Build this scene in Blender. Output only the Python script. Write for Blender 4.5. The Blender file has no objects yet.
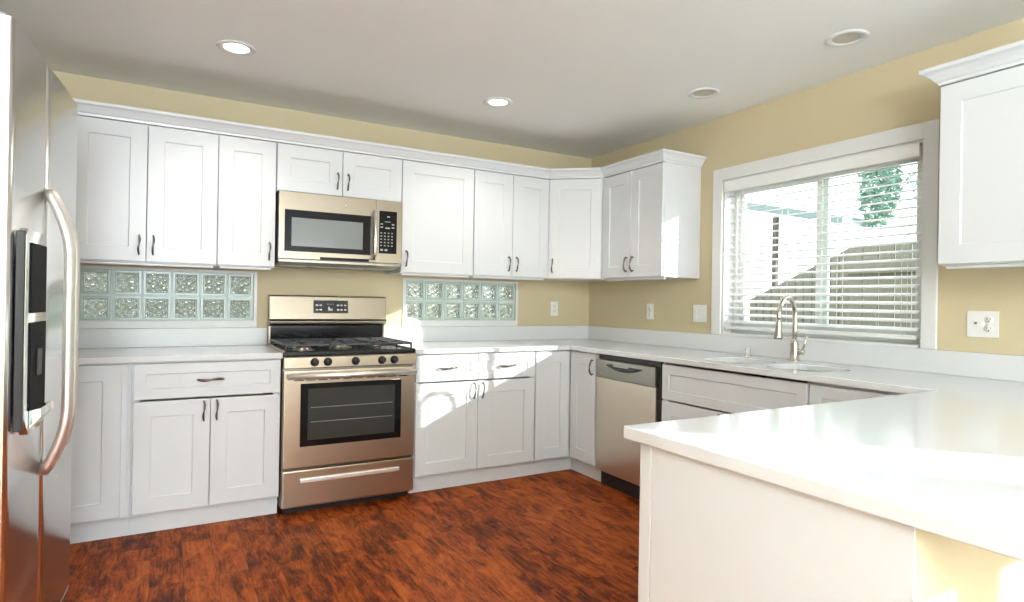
import bpy, bmesh, math, random
from mathutils import Vector, Matrix
random.seed(7)
PI = math.pi
scene = bpy.context.scene
C = bpy.context.collection

# ------------------------------------------------------------------ camera
cam_d = bpy.data.cameras.new('camera')
cam = bpy.data.objects.new('camera', cam_d)
C.objects.link(cam)
CAM_POS = Vector((-3.1233, -4.1520, 1.2059))
yaw, pitch, roll = math.radians(-29.673), math.radians(0.107), math.radians(0.936)
fw = Vector((-math.sin(yaw) * math.cos(pitch), math.cos(yaw) * math.cos(pitch), math.sin(pitch)))
rt = Vector((math.cos(yaw), math.sin(yaw), 0))
up = rt.cross(fw)
r2 = rt * math.cos(roll) + up * math.sin(roll)
u2 = -rt * math.sin(roll) + up * math.cos(roll)
cam.matrix_world = Matrix(((r2.x, u2.x, -fw.x, CAM_POS.x), (r2.y, u2.y, -fw.y, CAM_POS.y),
                           (r2.z, u2.z, -fw.z, CAM_POS.z), (0, 0, 0, 1)))
cam_d.sensor_width = 36
cam_d.lens = 603.1 / 1024 * 36
cam_d.clip_start = 0.02
scene.camera = cam

# ------------------------------------------------------------------ light and exposure
SUN_DIR = Vector((-1.38, 1.42, -0.615)).normalized()
SUN_E, SKY_E, FILL_E = 7.5, 2.2, 0.46
vs = scene.view_settings
vs.view_transform = 'Standard'
vs.look = 'None'
vs.gamma = 1
vs.use_curve_mapping = False
vs.exposure = 0.58
w = bpy.data.worlds.new('sky')
scene.world = w
w.use_nodes = True
w.node_tree.nodes['Background'].inputs[0].default_value = (0.93, 0.97, 1.0, 1)
w.node_tree.nodes['Background'].inputs[1].default_value = SKY_E
sd = bpy.data.lights.new('sun', 'SUN')
sd.energy = SUN_E
sd.angle = math.radians(0.7)
sd.color = (1.0, 0.98, 0.94)
sun = bpy.data.objects.new('sun', sd)
C.objects.link(sun)
sun.location = (5, -6, 8)
sun.rotation_euler = SUN_DIR.to_track_quat('-Z', 'Y').to_euler()


def area(name, loc, size, direction, power, color=(0.91, 0.96, 1.03)):
    d = bpy.data.lights.new(name, 'AREA')
    d.shape = 'RECTANGLE'
    d.size, d.size_y = size
    d.energy = power
    d.color = color
    o = bpy.data.objects.new(name, d)
    C.objects.link(o)
    o.location = loc
    o.rotation_euler = Vector(direction).to_track_quat('-Z', 'Y').to_euler()
    return o


# daylight through the living-room openings behind the camera and the glazed door on the right
area('daylight_front_window', (-3.0, -8.35, 1.45), (2.8, 1.9), (0, 1, 0), 150 * FILL_E)
area('daylight_front_door', (-0.9, -8.35, 1.3), (1.3, 2.0), (0, 1, 0), 70 * FILL_E)
area('daylight_side_door', (-0.03, -5.92, 1.1), (1.2, 1.8), (-1, 0, 0), 6 * FILL_E)
area('daylight_left_window', (-4.27, -6.2, 1.5), (1.6, 1.4), (1, 0, 0), 5 * FILL_E)


# added uplight without a fixture, unseen behind the camera, brightens the ceiling
area('ceiling_fill_light', (-3.6, -6.3, 1.60), (1.1, 1.1), (0.0, 0.10, 1), 290, (0.84, 0.96, 1.10))


# ------------------------------------------------------------------ materials
def new_mat(name):
    m = bpy.data.materials.new(name)
    m.use_nodes = True
    nt = m.node_tree
    return m, nt, nt.nodes['Principled BSDF']


def N(nt, typ, **kw):
    n = nt.nodes.new(typ)
    for k, v in kw.items():
        setattr(n, k, v)
    return n


def simple(name, col, rough=0.5, metal=0.0, spec=0.5, noise=0.0, nscale=30.0, coat=0.0, stretch=(1, 1, 1)):
    m, nt, p = new_mat(name)
    p.inputs['Roughness'].default_value = rough
    p.inputs['Metallic'].default_value = metal
    p.inputs['Specular IOR Level'].default_value = spec
    p.inputs['Coat Weight'].default_value = coat
    tc = N(nt, 'ShaderNodeTexCoord')
    mp = N(nt, 'ShaderNodeMapping')
    mp.inputs['Scale'].default_value = stretch
    nz = N(nt, 'ShaderNodeTexNoise')
    nz.inputs['Scale'].default_value = nscale
    nz.inputs['Detail'].default_value = 3
    mx = N(nt, 'ShaderNodeMix', data_type='RGBA')
    nt.links.new(tc.outputs['Object'], mp.inputs[0])
    nt.links.new(mp.outputs[0], nz.inputs[0])
    nt.links.new(nz.outputs['Fac'], mx.inputs['Factor'])
    c0 = [max(0, c * (1 - noise)) for c in col]
    c1 = [min(1, c * (1 + noise)) for c in col]
    mx.inputs['A'].default_value = (*c0, 1)
    mx.inputs['B'].default_value = (*c1, 1)
    nt.links.new(mx.outputs['Result'], p.inputs['Base Color'])
    return m


def steel(name, col, rough=0.28, axis='x', bump=0.006):
    """brushed stainless: fine streaks stretched along one axis"""
    m, nt, p = new_mat(name)
    p.inputs['Metallic'].default_value = 1
    p.inputs['Base Color'].default_value = (*col, 1)
    tc = N(nt, 'ShaderNodeTexCoord')
    mp = N(nt, 'ShaderNodeMapping')
    s = {'x': (1.5, 60, 260), 'z': (260, 260, 1.5), 'y': (60, 1.5, 260)}[axis]
    mp.inputs['Scale'].default_value = s
    nz = N(nt, 'ShaderNodeTexNoise')
    nz.inputs['Scale'].default_value = 1
    nz.inputs['Detail'].default_value = 2
    mr = N(nt, 'ShaderNodeMapRange')
    mr.inputs['To Min'].default_value = rough - 0.02
    mr.inputs['To Max'].default_value = rough + 0.03
    bp = N(nt, 'ShaderNodeBump')
    bp.inputs['Strength'].default_value = bump
    bp.inputs['Distance'].default_value = 0.001
    L = nt.links.new
    L(tc.outputs['Object'], mp.inputs[0])
    L(mp.outputs[0], nz.inputs[0])
    L(nz.outputs['Fac'], mr.inputs[0])
    L(mr.outputs[0], p.inputs['Roughness'])
    L(nz.outputs['Fac'], bp.inputs['Height'])
    L(bp.outputs[0], p.inputs['Normal'])
    return m


def wall_mat(name, col, bump=0.08, scale=90):
    m, nt, p = new_mat(name)
    p.inputs['Roughness'].default_value = 0.75
    p.inputs['Specular IOR Level'].default_value = 0.25
    tc = N(nt, 'ShaderNodeTexCoord')
    nz = N(nt, 'ShaderNodeTexNoise')
    nz.inputs['Scale'].default_value = scale
    nz.inputs['Detail'].default_value = 4
    n2 = N(nt, 'ShaderNodeTexNoise')
    n2.inputs['Scale'].default_value = 1.7
    mx = N(nt, 'ShaderNodeMix', data_type='RGBA')
    mx.inputs['A'].default_value = (*[c * 0.98 for c in col], 1)
    mx.inputs['B'].default_value = (*[min(1, c * 1.02) for c in col], 1)
    bp = N(nt, 'ShaderNodeBump')
    bp.inputs['Strength'].default_value = bump
    bp.inputs['Distance'].default_value = 0.003
    L = nt.links.new
    L(tc.outputs['Object'], nz.inputs[0])
    L(tc.outputs['Object'], n2.inputs[0])
    L(n2.outputs['Fac'], mx.inputs['Factor'])
    L(mx.outputs['Result'], p.inputs['Base Color'])
    L(nz.outputs['Fac'], bp.inputs['Height'])
    L(bp.outputs[0], p.inputs['Normal'])
    return m


def floor_mat():
    m, nt, p = new_mat('red_brown_hickory_planks')
    L = nt.links.new
    tc = N(nt, 'ShaderNodeTexCoord')
    # brick texture rotated so boards run along y
    rot = N(nt, 'ShaderNodeMapping')
    rot.inputs['Rotation'].default_value = (0, 0, PI / 2)
    br = N(nt, 'ShaderNodeTexBrick')
    br.offset = 0.37
    br.inputs['Scale'].default_value = 1
    br.inputs['Brick Width'].default_value = 1.25
    br.inputs['Row Height'].default_value = 0.127
    br.inputs['Mortar Size'].default_value = 0.0008
    br.inputs['Mortar Smooth'].default_value = 0.3
    br.inputs['Color1'].default_value = (0, 0, 0, 1)
    br.inputs['Color2'].default_value = (1, 1, 1, 1)
    br.inputs['Mortar'].default_value = (0.5, 0.5, 0.5, 1)
    L(tc.outputs['Object'], rot.inputs[0])
    L(rot.outputs[0], br.inputs[0])
    # offset the grain on each board
    sc = N(nt, 'ShaderNodeVectorMath', operation='SCALE')
    sc.inputs['Scale'].default_value = 7.3
    L(br.outputs['Color'], sc.inputs[0])
    ad = N(nt, 'ShaderNodeVectorMath', operation='ADD')
    L(tc.outputs['Object'], ad.inputs[0])
    L(sc.outputs[0], ad.inputs[1])

    def noise(scale, stretch, detail=5, dist=0.0, rough=0.6):
        mp = N(nt, 'ShaderNodeMapping')
        mp.inputs['Scale'].default_value = stretch
        nz = N(nt, 'ShaderNodeTexNoise')
        nz.inputs['Scale'].default_value = scale
        nz.inputs['Detail'].default_value = detail
        nz.inputs['Roughness'].default_value = rough
        nz.inputs['Distortion'].default_value = dist
        L(ad.outputs[0], mp.inputs[0])
        L(mp.outputs[0], nz.inputs[0])
        return nz
    blot = noise(9.0, (1.7, 0.6, 1), 7, 0.7, 0.68)
    grain = noise(40.0, (2.4, 0.22, 1), 6, 0.3, 0.75)
    mixf = N(nt, 'ShaderNodeMix', data_type='FLOAT')
    mixf.inputs['Factor'].default_value = 0.42
    L(blot.outputs['Fac'], mixf.inputs['A'])
    L(grain.outputs['Fac'], mixf.inputs['B'])
    tone = N(nt, 'ShaderNodeMath', operation='MULTIPLY_ADD')
    tone.inputs[1].default_value = 0.07
    L(br.outputs['Color'], tone.inputs[0])
    L(mixf.outputs['Result'], tone.inputs[2])
    cr = N(nt, 'ShaderNodeValToRGB')
    el = cr.color_ramp.elements
    el[0].position, el[0].color = 0.39, (0.028, 0.005, 0.002, 1)
    el[1].position, el[1].color = 0.67, (0.52, 0.125, 0.022, 1)
    e = el.new(0.475); e.color = (0.13, 0.022, 0.005, 1)
    e = el.new(0.55); e.color = (0.31, 0.062, 0.010, 1)
    L(tone.outputs[0], cr.inputs[0])
    # seams
    sm = N(nt, 'ShaderNodeMix', data_type='RGBA')
    L(br.outputs['Fac'], sm.inputs['Factor'])
    L(cr.outputs[0], sm.inputs['A'])
    sm.inputs['B'].default_value = (0.09, 0.018, 0.005, 1)
    L(sm.outputs['Result'], p.inputs['Base Color'])
    mr = N(nt, 'ShaderNodeMapRange')
    mr.inputs['To Min'].default_value = 0.40
    mr.inputs['To Max'].default_value = 0.56
    L(grain.outputs['Fac'], mr.inputs[0])
    L(mr.outputs[0], p.inputs['Roughness'])
    p.inputs['Specular IOR Level'].default_value = 0.10
    bp = N(nt, 'ShaderNodeBump')
    bp.inputs['Strength'].default_value = 0.25
    bp.inputs['Distance'].default_value = 0.002
    L(mixf.outputs['Result'], bp.inputs['Height'])
    L(bp.outputs[0], p.inputs['Normal'])
    return m


def clear_glass(name, tint=(0.95, 1, 0.98), refl=0.08, rough=0.0):
    m = bpy.data.materials.new(name)
    m.use_nodes = True
    nt = m.node_tree
    nt.nodes.remove(nt.nodes['Principled BSDF'])
    out = nt.nodes['Material Output']
    t = N(nt, 'ShaderNodeBsdfTransparent')
    t.inputs[0].default_value = (*tint, 1)
    g = N(nt, 'ShaderNodeBsdfGlossy')
    g.inputs['Roughness'].default_value = rough
    mx = N(nt, 'ShaderNodeMixShader')
    lw = N(nt, 'ShaderNodeLayerWeight')
    pw = N(nt, 'ShaderNodeMath', operation='POWER')
    pw.inputs[1].default_value = 5
    ma = N(nt, 'ShaderNodeMath', operation='MULTIPLY_ADD')
    ma.inputs[1].default_value = 0.9
    ma.inputs[2].default_value = 0.05
    nt.links.new(lw.outputs['Facing'], pw.inputs[0])
    nt.links.new(pw.outputs[0], ma.inputs[0])
    nt.links.new(ma.outputs[0], mx.inputs[0])
    nt.links.new(t.outputs[0], mx.inputs[1])
    nt.links.new(g.outputs[0], mx.inputs[2])
    nt.links.new(mx.outputs[0], out.inputs[0])
    return m


def emit(name, col, s):
    m, nt, p = new_mat(name)
    p.inputs['Base Color'].default_value = (*col, 1)
    p.inputs['Emission Color'].default_value = (*col, 1)
    p.inputs['Emission Strength'].default_value = s
    return m


M = {}
M['cab'] = simple('white_cabinet_paint', (0.70, 0.712, 0.72), 0.32, noise=0.01, nscale=4)
M['cab_in'] = simple('cabinet_box_maple', (0.72, 0.62, 0.45), 0.5, noise=0.05, nscale=12, stretch=(1, 1, 6))
M['quartz'] = simple('white_quartz', (0.72, 0.73, 0.735), 0.13, noise=0.015, nscale=140)
M['wall'] = wall_mat('tan_wall_paint', (0.62, 0.53, 0.345))
M['ceil'] = wall_mat('ceiling_paint', (0.91, 0.905, 0.865), 0.12, 60)
M['trim'] = simple('white_trim_paint', (0.77, 0.77, 0.76), 0.35, noise=0.01, nscale=5)
M['floor'] = floor_mat()
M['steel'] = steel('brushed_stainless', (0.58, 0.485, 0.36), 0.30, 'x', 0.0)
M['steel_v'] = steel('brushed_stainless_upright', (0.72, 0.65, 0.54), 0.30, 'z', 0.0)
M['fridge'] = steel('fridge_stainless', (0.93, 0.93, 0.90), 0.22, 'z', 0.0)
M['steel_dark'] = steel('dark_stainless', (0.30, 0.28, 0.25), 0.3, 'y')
M['chrome'] = simple('polished_chrome', (0.78, 0.78, 0.77), 0.12, 1.0, noise=0.02)
M['satin'] = simple('satin_steel_bar', (0.93, 0.91, 0.87), 0.45, 1.0, noise=0.02)
M['sinksteel'] = simple('sink_bowl_steel', (0.34, 0.32, 0.29), 0.33, 1.0, noise=0.05)
M['nickel'] = simple('brushed_nickel', (0.62, 0.57, 0.50), 0.24, 1.0, noise=0.04, nscale=60)
M['pull'] = simple('dark_nickel_pull', (0.17, 0.15, 0.13), 0.30, 1.0, noise=0.1, nscale=40)
M['black'] = simple('black_gloss_glass', (0.008, 0.008, 0.009), 0.08, noise=0.1)
M['soft_black'] = simple('black_glass_panel', (0.008, 0.008, 0.009), 0.2, spec=0.15, noise=0.1)
M['enamel'] = simple('black_enamel', (0.012, 0.012, 0.013), 0.22, noise=0.1)
M['iron'] = simple('cast_iron', (0.05, 0.05, 0.052), 0.35, 0.3, noise=0.2, nscale=80)
M['blackplastic'] = simple('black_plastic', (0.015, 0.015, 0.016), 0.4, noise=0.1)
M['greyplastic'] = simple('grey_plastic', (0.35, 0.35, 0.35), 0.4, noise=0.05)
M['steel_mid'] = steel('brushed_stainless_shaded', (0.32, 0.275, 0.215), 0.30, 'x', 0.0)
M['recess'] = simple('dull_black_plastic', (0.012, 0.013, 0.015), 0.6, spec=0.08, noise=0.1)
M['ovenglass'] = simple('smoked_oven_glass', (0.045, 0.045, 0.04), 0.10, noise=0.15, nscale=3, stretch=(0.3, 1, 4))
M['mwglass'] = simple('microwave_window_glass', (0.20, 0.22, 0.22), 0.12, noise=0.05, nscale=6)
M['print'] = simple('white_panel_print', (0.75, 0.75, 0.74), 0.5, noise=0.02)
M['plate'] = simple('white_outlet_plastic', (0.84, 0.83, 0.80), 0.35, noise=0.01)
M['slot'] = simple('dark_slot', (0.12, 0.12, 0.12), 0.5, noise=0.05)
M['slat'] = simple('white_blind_slat', (0.88, 0.88, 0.86), 0.4, noise=0.01)
M['glass'] = clear_glass('window_glass')
M['fence'] = simple('weathered_fence_wood', (0.21, 0.20, 0.175), 0.8, noise=0.3, nscale=9, stretch=(6, 6, 0.6))
M['postwood'] = simple('dark_stained_post', (0.10, 0.07, 0.055), 0.7, noise=0.3, nscale=20)
M['roofpale'] = simple('pale_patio_roof', (0.22, 0.29, 0.30), 0.6, noise=0.15, nscale=8)
M['bark'] = simple('tree_bark', (0.16, 0.12, 0.09), 0.9, noise=0.35, nscale=25)
M['leaf'] = simple('tree_leaf', (0.20, 0.36, 0.29), 0.55, noise=0.35, nscale=7)  # green lightened to carry the glare haze outdoors
M['ground'] = simple('yard_ground', (0.20, 0.19, 0.15), 0.9, noise=0.3, nscale=3)
M['stucco'] = simple('shade_house_stucco', (0.55, 0.50, 0.42), 0.85, noise=0.06, nscale=40)
M['shingle'] = simple('grey_roof_shingle', (0.13, 0.12, 0.12), 0.85, noise=0.3, nscale=18)
M['lamp'] = emit('lit_lamp_lens', (1.0, 0.95, 0.85), 6.0)
M['lampoff'] = simple('unlit_lamp_lens', (0.62, 0.60, 0.50), 0.5, noise=0.03)
M['grout'] = simple('pale_glass_block_mortar', (0.62, 0.70, 0.65), 0.6, noise=0.05, nscale=50)


def block_glass():
    m, nt, p = new_mat('glass_block_glass')
    p.inputs['Base Color'].default_value = (0.80, 0.93, 0.88, 1)
    p.inputs['Transmission Weight'].default_value = 1
    p.inputs['Roughness'].default_value = 0.06
    p.inputs['IOR'].default_value = 1.5
    return m


M['block'] = block_glass()
M['rim'] = simple('pale_green_block_edge', (0.50, 0.60, 0.555), 0.2, noise=0.12, nscale=40)


# ------------------------------------------------------------------ mesh helpers
def add_box(bm, a, b, bevel=0.0, segs=2, M4=None):
    x0, x1 = sorted((a[0], b[0])); y0, y1 = sorted((a[1], b[1])); z0, z1 = sorted((a[2], b[2]))
    r = bmesh.ops.create_cube(bm, size=1)
    vs_ = r['verts']
    for v in vs_:
        v.co = Vector((x0 + (v.co.x + .5) * (x1 - x0), y0 + (v.co.y + .5) * (y1 - y0), z0 + (v.co.z + .5) * (z1 - z0)))
        if M4 is not None:
            v.co = M4 @ v.co
    if bevel > 0:
        es = set()
        for v in vs_:
            es.update(v.link_edges)
        bmesh.ops.bevel(bm, geom=list(es), offset=bevel, segments=segs, affect='EDGES', profile=0.7)
    return bm


def add_tube(bm, pts, r, seg=12, caps=True, ry=None, closed=False):
    """sweep a circle (or ellipse, radii r, ry) along points; r may be list"""
    pts = [Vector(p) for p in pts]
    n = len(pts)
    rs = r if isinstance(r, (list, tuple)) else [r] * n
    rys = (ry if isinstance(ry, (list, tuple)) else [ry] * n) if ry is not None else rs
    rings = []
    prev = None
    for i, p in enumerate(pts):
        if closed:
            t = (pts[(i + 1) % n] - pts[i - 1]).normalized()
        else:
            t = (pts[min(i + 1, n - 1)] - pts[max(i - 1, 0)]).normalized()
        if prev is None:
            a = Vector((0, 0, 1)) if abs(t.z) < 0.9 else Vector((0, 1, 0))
            u = (a - t * a.dot(t)).normalized()
        else:
            u = (prev - t * prev.dot(t)).normalized()
        prev = u
        v = t.cross(u)
        ring = [bm.verts.new(p + u * (rs[i] * math.cos(2 * PI * k / seg)) + v * (rys[i] * math.sin(2 * PI * k / seg)))
                for k in range(seg)]
        rings.append(ring)
    m = n if closed else n - 1
    for i in range(m):
        A, B = rings[i], rings[(i + 1) % n]
        for k in range(seg):
            f = bm.faces.new((A[k], A[(k + 1) % seg], B[(k + 1) % seg], B[k]))
            f.smooth = True
    if caps and not closed:
        bm.faces.new(list(reversed(rings[0])))
        bm.faces.new(rings[-1])
    return bm


def add_lathe(bm, prof, origin=(0, 0, 0), axis=(0, 0, 1), seg=24, smooth=True):
    """prof: list of (radius, height)"""
    ax = Vector(axis).normalized()
    a = Vector((1, 0, 0)) if abs(ax.x) < 0.9 else Vector((0, 1, 0))
    u = (a - ax * a.dot(ax)).normalized()
    v = ax.cross(u)
    o = Vector(origin)
    rings = []
    for r, h in prof:
        if r < 1e-6:
            rings.append([bm.verts.new(o + ax * h)])
        else:
            rings.append([bm.verts.new(o + ax * h + u * (r * math.cos(2 * PI * k / seg)) + v * (r * math.sin(2 * PI * k / seg)))
                          for k in range(seg)])
    for A, B in zip(rings[:-1], rings[1:]):
        for k in range(seg):
            k2 = (k + 1) % seg
            if len(A) == 1 and len(B) == 1:
                continue
            if len(A) == 1:
                f = bm.faces.new((A[0], B[k2], B[k]))
            elif len(B) == 1:
                f = bm.faces.new((A[k], A[k2], B[0]))
            else:
                f = bm.faces.new((A[k], A[k2], B[k2], B[k]))
            f.smooth = smooth
    return bm


def add_prism(bm, poly, z0, z1, M4=None):
    """extrude a 2-D polygon (x, y) between z0 and z1"""
    lo = [bm.verts.new((x, y, z0)) for x, y in poly]
    hi = [bm.verts.new((x, y, z1)) for x, y in poly]
    if M4 is not None:
        for v in lo + hi:
            v.co = M4 @ v.co
    n = len(poly)
    for i in range(n):
        bm.faces.new((lo[i], lo[(i + 1) % n], hi[(i + 1) % n], hi[i]))
    bm.faces.new(list(reversed(lo)))
    bm.faces.new(hi)
    return bm


def add_sweep(bm, prof, path, z):
    """mitred sweep of a profile [(out, up)] along a level path [(x, y)]; out = to the right of travel"""
    P = [Vector((x, y)) for x, y in path]
    n = len(P)
    rings = []
    for i in range(n):
        d0 = (P[i] - P[i - 1]).normalized() if i > 0 else None
        d1 = (P[i + 1] - P[i]).normalized() if i < n - 1 else None
        if d0 is None: d0 = d1
        if d1 is None: d1 = d0
        n0 = Vector((d0.y, -d0.x)); n1 = Vector((d1.y, -d1.x))
        mv = (n0 + n1).normalized()
        mv = mv / max(0.2, mv.dot(n0))
        rings.append([bm.verts.new((P[i].x + mv.x * o, P[i].y + mv.y * o, z + h)) for o, h in prof])
    k = len(prof)
    for i in range(n - 1):
        for j in range(k):
            bm.faces.new((rings[i][j], rings[i][(j + 1) % k], rings[i + 1][(j + 1) % k], rings[i + 1][j]))
    bm.faces.new(list(reversed(rings[0])))
    bm.faces.new(rings[-1])
    return bm


def BM():
    return bmesh.new()


def obj(name, bm, mat, parent=None, bevel=0.0, smooth=False):
    bmesh.ops.recalc_face_normals(bm, faces=bm.faces)
    me = bpy.data.meshes.new(name)
    bm.to_mesh(me)
    bm.free()
    me.materials.append(mat)
    o = bpy.data.objects.new(name, me)
    C.objects.link(o)
    if parent is not None:
        o.parent = parent
    if bevel > 0:
        md = o.modifiers.new('bevel', 'BEVEL')
        md.width = bevel
        md.segments = 2
        md.limit_method = 'ANGLE'
        md.angle_limit = math.radians(40)
    return o


def box(name, a, b, mat, parent=None, bevel=0.0):
    return obj(name, add_box(BM(), a, b), mat, parent, bevel)


def tag(o, label, cat, group=None, kind=None):
    o['label'] = label
    o['category'] = cat
    if group: o['group'] = group
    if kind: o['kind'] = kind
    return o


def thing(name, label, cat, loc=(0, 0, 0), rotz=0.0, group=None):
    o = bpy.data.objects.new(name, None)
    o.empty_display_size = 0.1
    C.objects.link(o)
    o.location = loc
    o.rotation_euler = (0, 0, rotz)
    return tag(o, label, cat, group)


def struct(name, bm, mat, parent=None, bevel=0.0, label=None):
    o = obj(name, bm, mat, parent, bevel)
    if parent is None:
        o['kind'] = 'structure'
        if label: o['label'] = label
    return o


# ------------------------------------------------------------------ room shell
CEIL = 2.44
XL, YF = -4.3, -8.6          # left wall, far front wall
bm = BM(); add_box(bm, (XL - .15, YF - .15, -.12), (0.15, 0.15, 0)); struct('floor', bm, M['floor'], label='dark red-brown hickory plank floor')
bm = BM(); add_box(bm, (XL - .15, YF - .15, CEIL), (0.15, 0.15, CEIL + .12)); struct('ceiling', bm, M['ceil'], label='smooth off-white ceiling')
bm = BM(); add_box(bm, (XL, YF, .0005), (0, -4.3, .012)); struct('floor', bm, wall_mat('grey_bounce_carpet', (0.15, 0.165, 0.18), 0.6, 300), label='unseen grey living room carpet added to neutralise bounced light')  # out-of-view carpet, added for its neutral light bounce
# window opening sizes
WY0, WY1, WZ0, WZ1 = -2.625, -1.425, 1.018, 2.015
GA = (-3.56, -2.652, 1.06, 1.358)      # left glass-block opening
GB = (-1.642, -0.728, 1.06, 1.352)     # right glass-block opening
SD = (-6.6, -5.25, 0.02, 2.0)          # side glazed door opening in the right wall


def wall_cells(bm, lo, hi, holes, mk):
    """fill a wall rectangle (u, z) minus holes with boxes"""
    us = sorted({lo[0], hi[0], *[h[0] for h in holes], *[h[1] for h in holes]})
    zs = sorted({lo[1], hi[1], *[h[2] for h in holes], *[h[3] for h in holes]})
    for u0, u1 in zip(us[:-1], us[1:]):
        for z0, z1 in zip(zs[:-1], zs[1:]):
            cu, cz = (u0 + u1) / 2, (z0 + z1) / 2
            if any(h[0] < cu < h[1] and h[2] < cz < h[3] for h in holes):
                continue
            mk(u0, u1, z0, z1)
    bmesh.ops.remove_doubles(bm, verts=bm.verts, dist=1e-5)
    # drop the doubled inner faces
    seen = {}
    kill = []
    for f in bm.faces:
        key = tuple(sorted(v.index for v in f.verts))
    bm.verts.index_update()
    for f in bm.faces:
        key = tuple(sorted(v.index for v in f.verts))
        if key in seen:
            kill += [f, seen[key]]
        seen[key] = f
    bmesh.ops.delete(bm, geom=list(set(kill)), context='FACES')


bm = BM()
wall_cells(bm, (XL - .15, 0), (0.15, CEIL), [GA, GB], lambda a, b, c, d: add_box(bm, (a, 0, c), (b, .15, d)))
struct('wall_back', bm, M['wall'], label='tan painted back wall above the range')
bm = BM()
wall_cells(bm, (YF, 0), (0.0, CEIL), [(WY0, WY1, WZ0, WZ1), SD], lambda a, b, c, d: add_box(bm, (0, a, c), (.15, b, d)))
struct('wall_right', bm, M['wall'], label='tan painted window wall')
bm = BM()
LW = (-7.0, -5.4, 0.9, 2.1)
wall_cells(bm, (YF, 0), (0.0, CEIL), [LW], lambda a, b, c, d: add_box(bm, (XL - .15, a, c), (XL, b, d)))
struct('wall_left', bm, M['wall'], label='tan painted wall behind the refrigerator')
bm = BM()
FW = (-4.1, -1.9, 0.55, 2.1); FD = (-1.5, -0.3, 0.02, 2.08)
wall_cells(bm, (XL - .15, 0), (0.15, CEIL), [FW, FD], lambda a, b, c, d: add_box(bm, (a, YF - .15, c), (b, YF, d)))
struct('wall_front', bm, M['wall'], label='tan painted wall of the living room')


# knee wall that carries the peninsula
KY = -3.66
bm = BM(); add_box(bm, (-2.128, KY, 0), (-0.0, KY + .012, 0.875)); struct('wall_peninsula', bm, M['wall'], label='tan painted back of the peninsula under the overhang')


def framed_opening(name, axis, u0, u1, z0, z1, face, depth, mull, label, glassmat, door=False):
    """a glazed opening out of frame: frame with mullions and panes"""
    t = bpy.data.objects.new(name, None); C.objects.link(t); t['kind'] = 'structure'; t['label'] = label
    fw_ = 0.05
    b = BM()

    def bx_(ua, ub, za, zb, d0, d1, bmx):
        if axis == 'y':
            add_box(bmx, (d0, ua, za), (d1, ub, zb))
        else:
            add_box(bmx, (ua, d0, za), (ub, d1, zb))
    bx_(u0, u0 + fw_, z0, z1, face, face + depth, b)
    bx_(u1 - fw_, u1, z0, z1, face, face + depth, b)
    bx_(u0 + fw_, u1 - fw_, z0, z0 + fw_, face, face + depth, b)
    bx_(u0 + fw_, u1 - fw_, z1 - fw_, z1, face, face + depth, b)
    for m0, m1 in mull:
        bx_(m0, m1, z0 + fw_, z1 - fw_, face, face + depth, b)
    obj('frame', b, M['trim'], t)
    b = BM()
    bx_(u0 + fw_, u1 - fw_, z0 + fw_, z1 - fw_, face + depth * .4, face + depth * .4 + .006, b)
    obj('glass_pane', b, glassmat, t)
    return t


framed_opening('window_4', 'y', SD[0], SD[1], SD[2], SD[3], 0.06, 0.05, [(-5.79, -5.67)],
               'glazed side door beyond the peninsula', M['glass'])
framed_opening('window_5', 'y', LW[0], LW[1], LW[2], LW[3], XL - .10, 0.05, [(-6.23, -6.17)], 'living room side window', M['glass'])
framed_opening('window_6', 'x', FW[0], FW[1], FW[2], FW[3], YF - .10, 0.05, [(-3.03, -2.97)], 'living room front window', M['glass'])
framed_opening('door_1', 'x', FD[0], FD[1], FD[2], FD[3], YF - .10, 0.05, [], 'glazed front door', M['glass'])

# ------------------------------------------------------------------ kitchen window
win = bpy.data.objects.new('window_1', None); C.objects.link(win)
win['kind'] = 'structure'; win['label'] = 'white sliding window over the sink'
bm = BM()
oy0, oy1, oz1 = -2.690, -1.352, 2.094
for a, b in [((-.018, oy0, 1.018), (-.001, WY0, oz1)), ((-.018, WY1, 1.018), (-.001, oy1, oz1)),
             ((-.018, WY0, WZ1), (-.001, WY1, oz1))]:
    add_box(bm, a, b)
obj('casing', bm, M['trim'], win, 0.002)
bm = BM()   # jamb liner and sill board inside the reveal
add_box(bm, (0.0, WY0, WZ0), (.145, WY0 + .012, WZ1))
add_box(bm, (0.0, WY1 - .012, WZ0), (.145, WY1, WZ1))
add_box(bm, (0.0, WY0 + .012, WZ1 - .012), (.145, WY1 - .012, WZ1))
obj('jamb', bm, M['trim'], win)
bm = BM(); add_box(bm, (-.021, WY0 + .012, WZ0 - .002), (.145, WY1 - .012, WZ0 + .014)); obj('sill', bm, M['trim'], win, 0.003)
bm = BM()
fy0, fy1, fz0, fz1 = WY0 + .012, WY1 - .012, WZ0 + .014, WZ1 - .012
X0, X1 = .085, .135
for a, b in [((X0, fy0, fz0), (X1, fy0 + .035, fz1)), ((X0, fy1 - .035, fz0), (X1, fy1, fz1)),
             ((X0, fy0 + .035, fz0), (X1, fy1 - .035, fz0 + .035)), ((X0, fy0 + .035, fz1 - .035), (X1, fy1 - .035, fz1))]:
    add_box(bm, a, b)
obj('frame', bm, M['trim'], win, 0.003)
ym = -2.045
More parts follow.
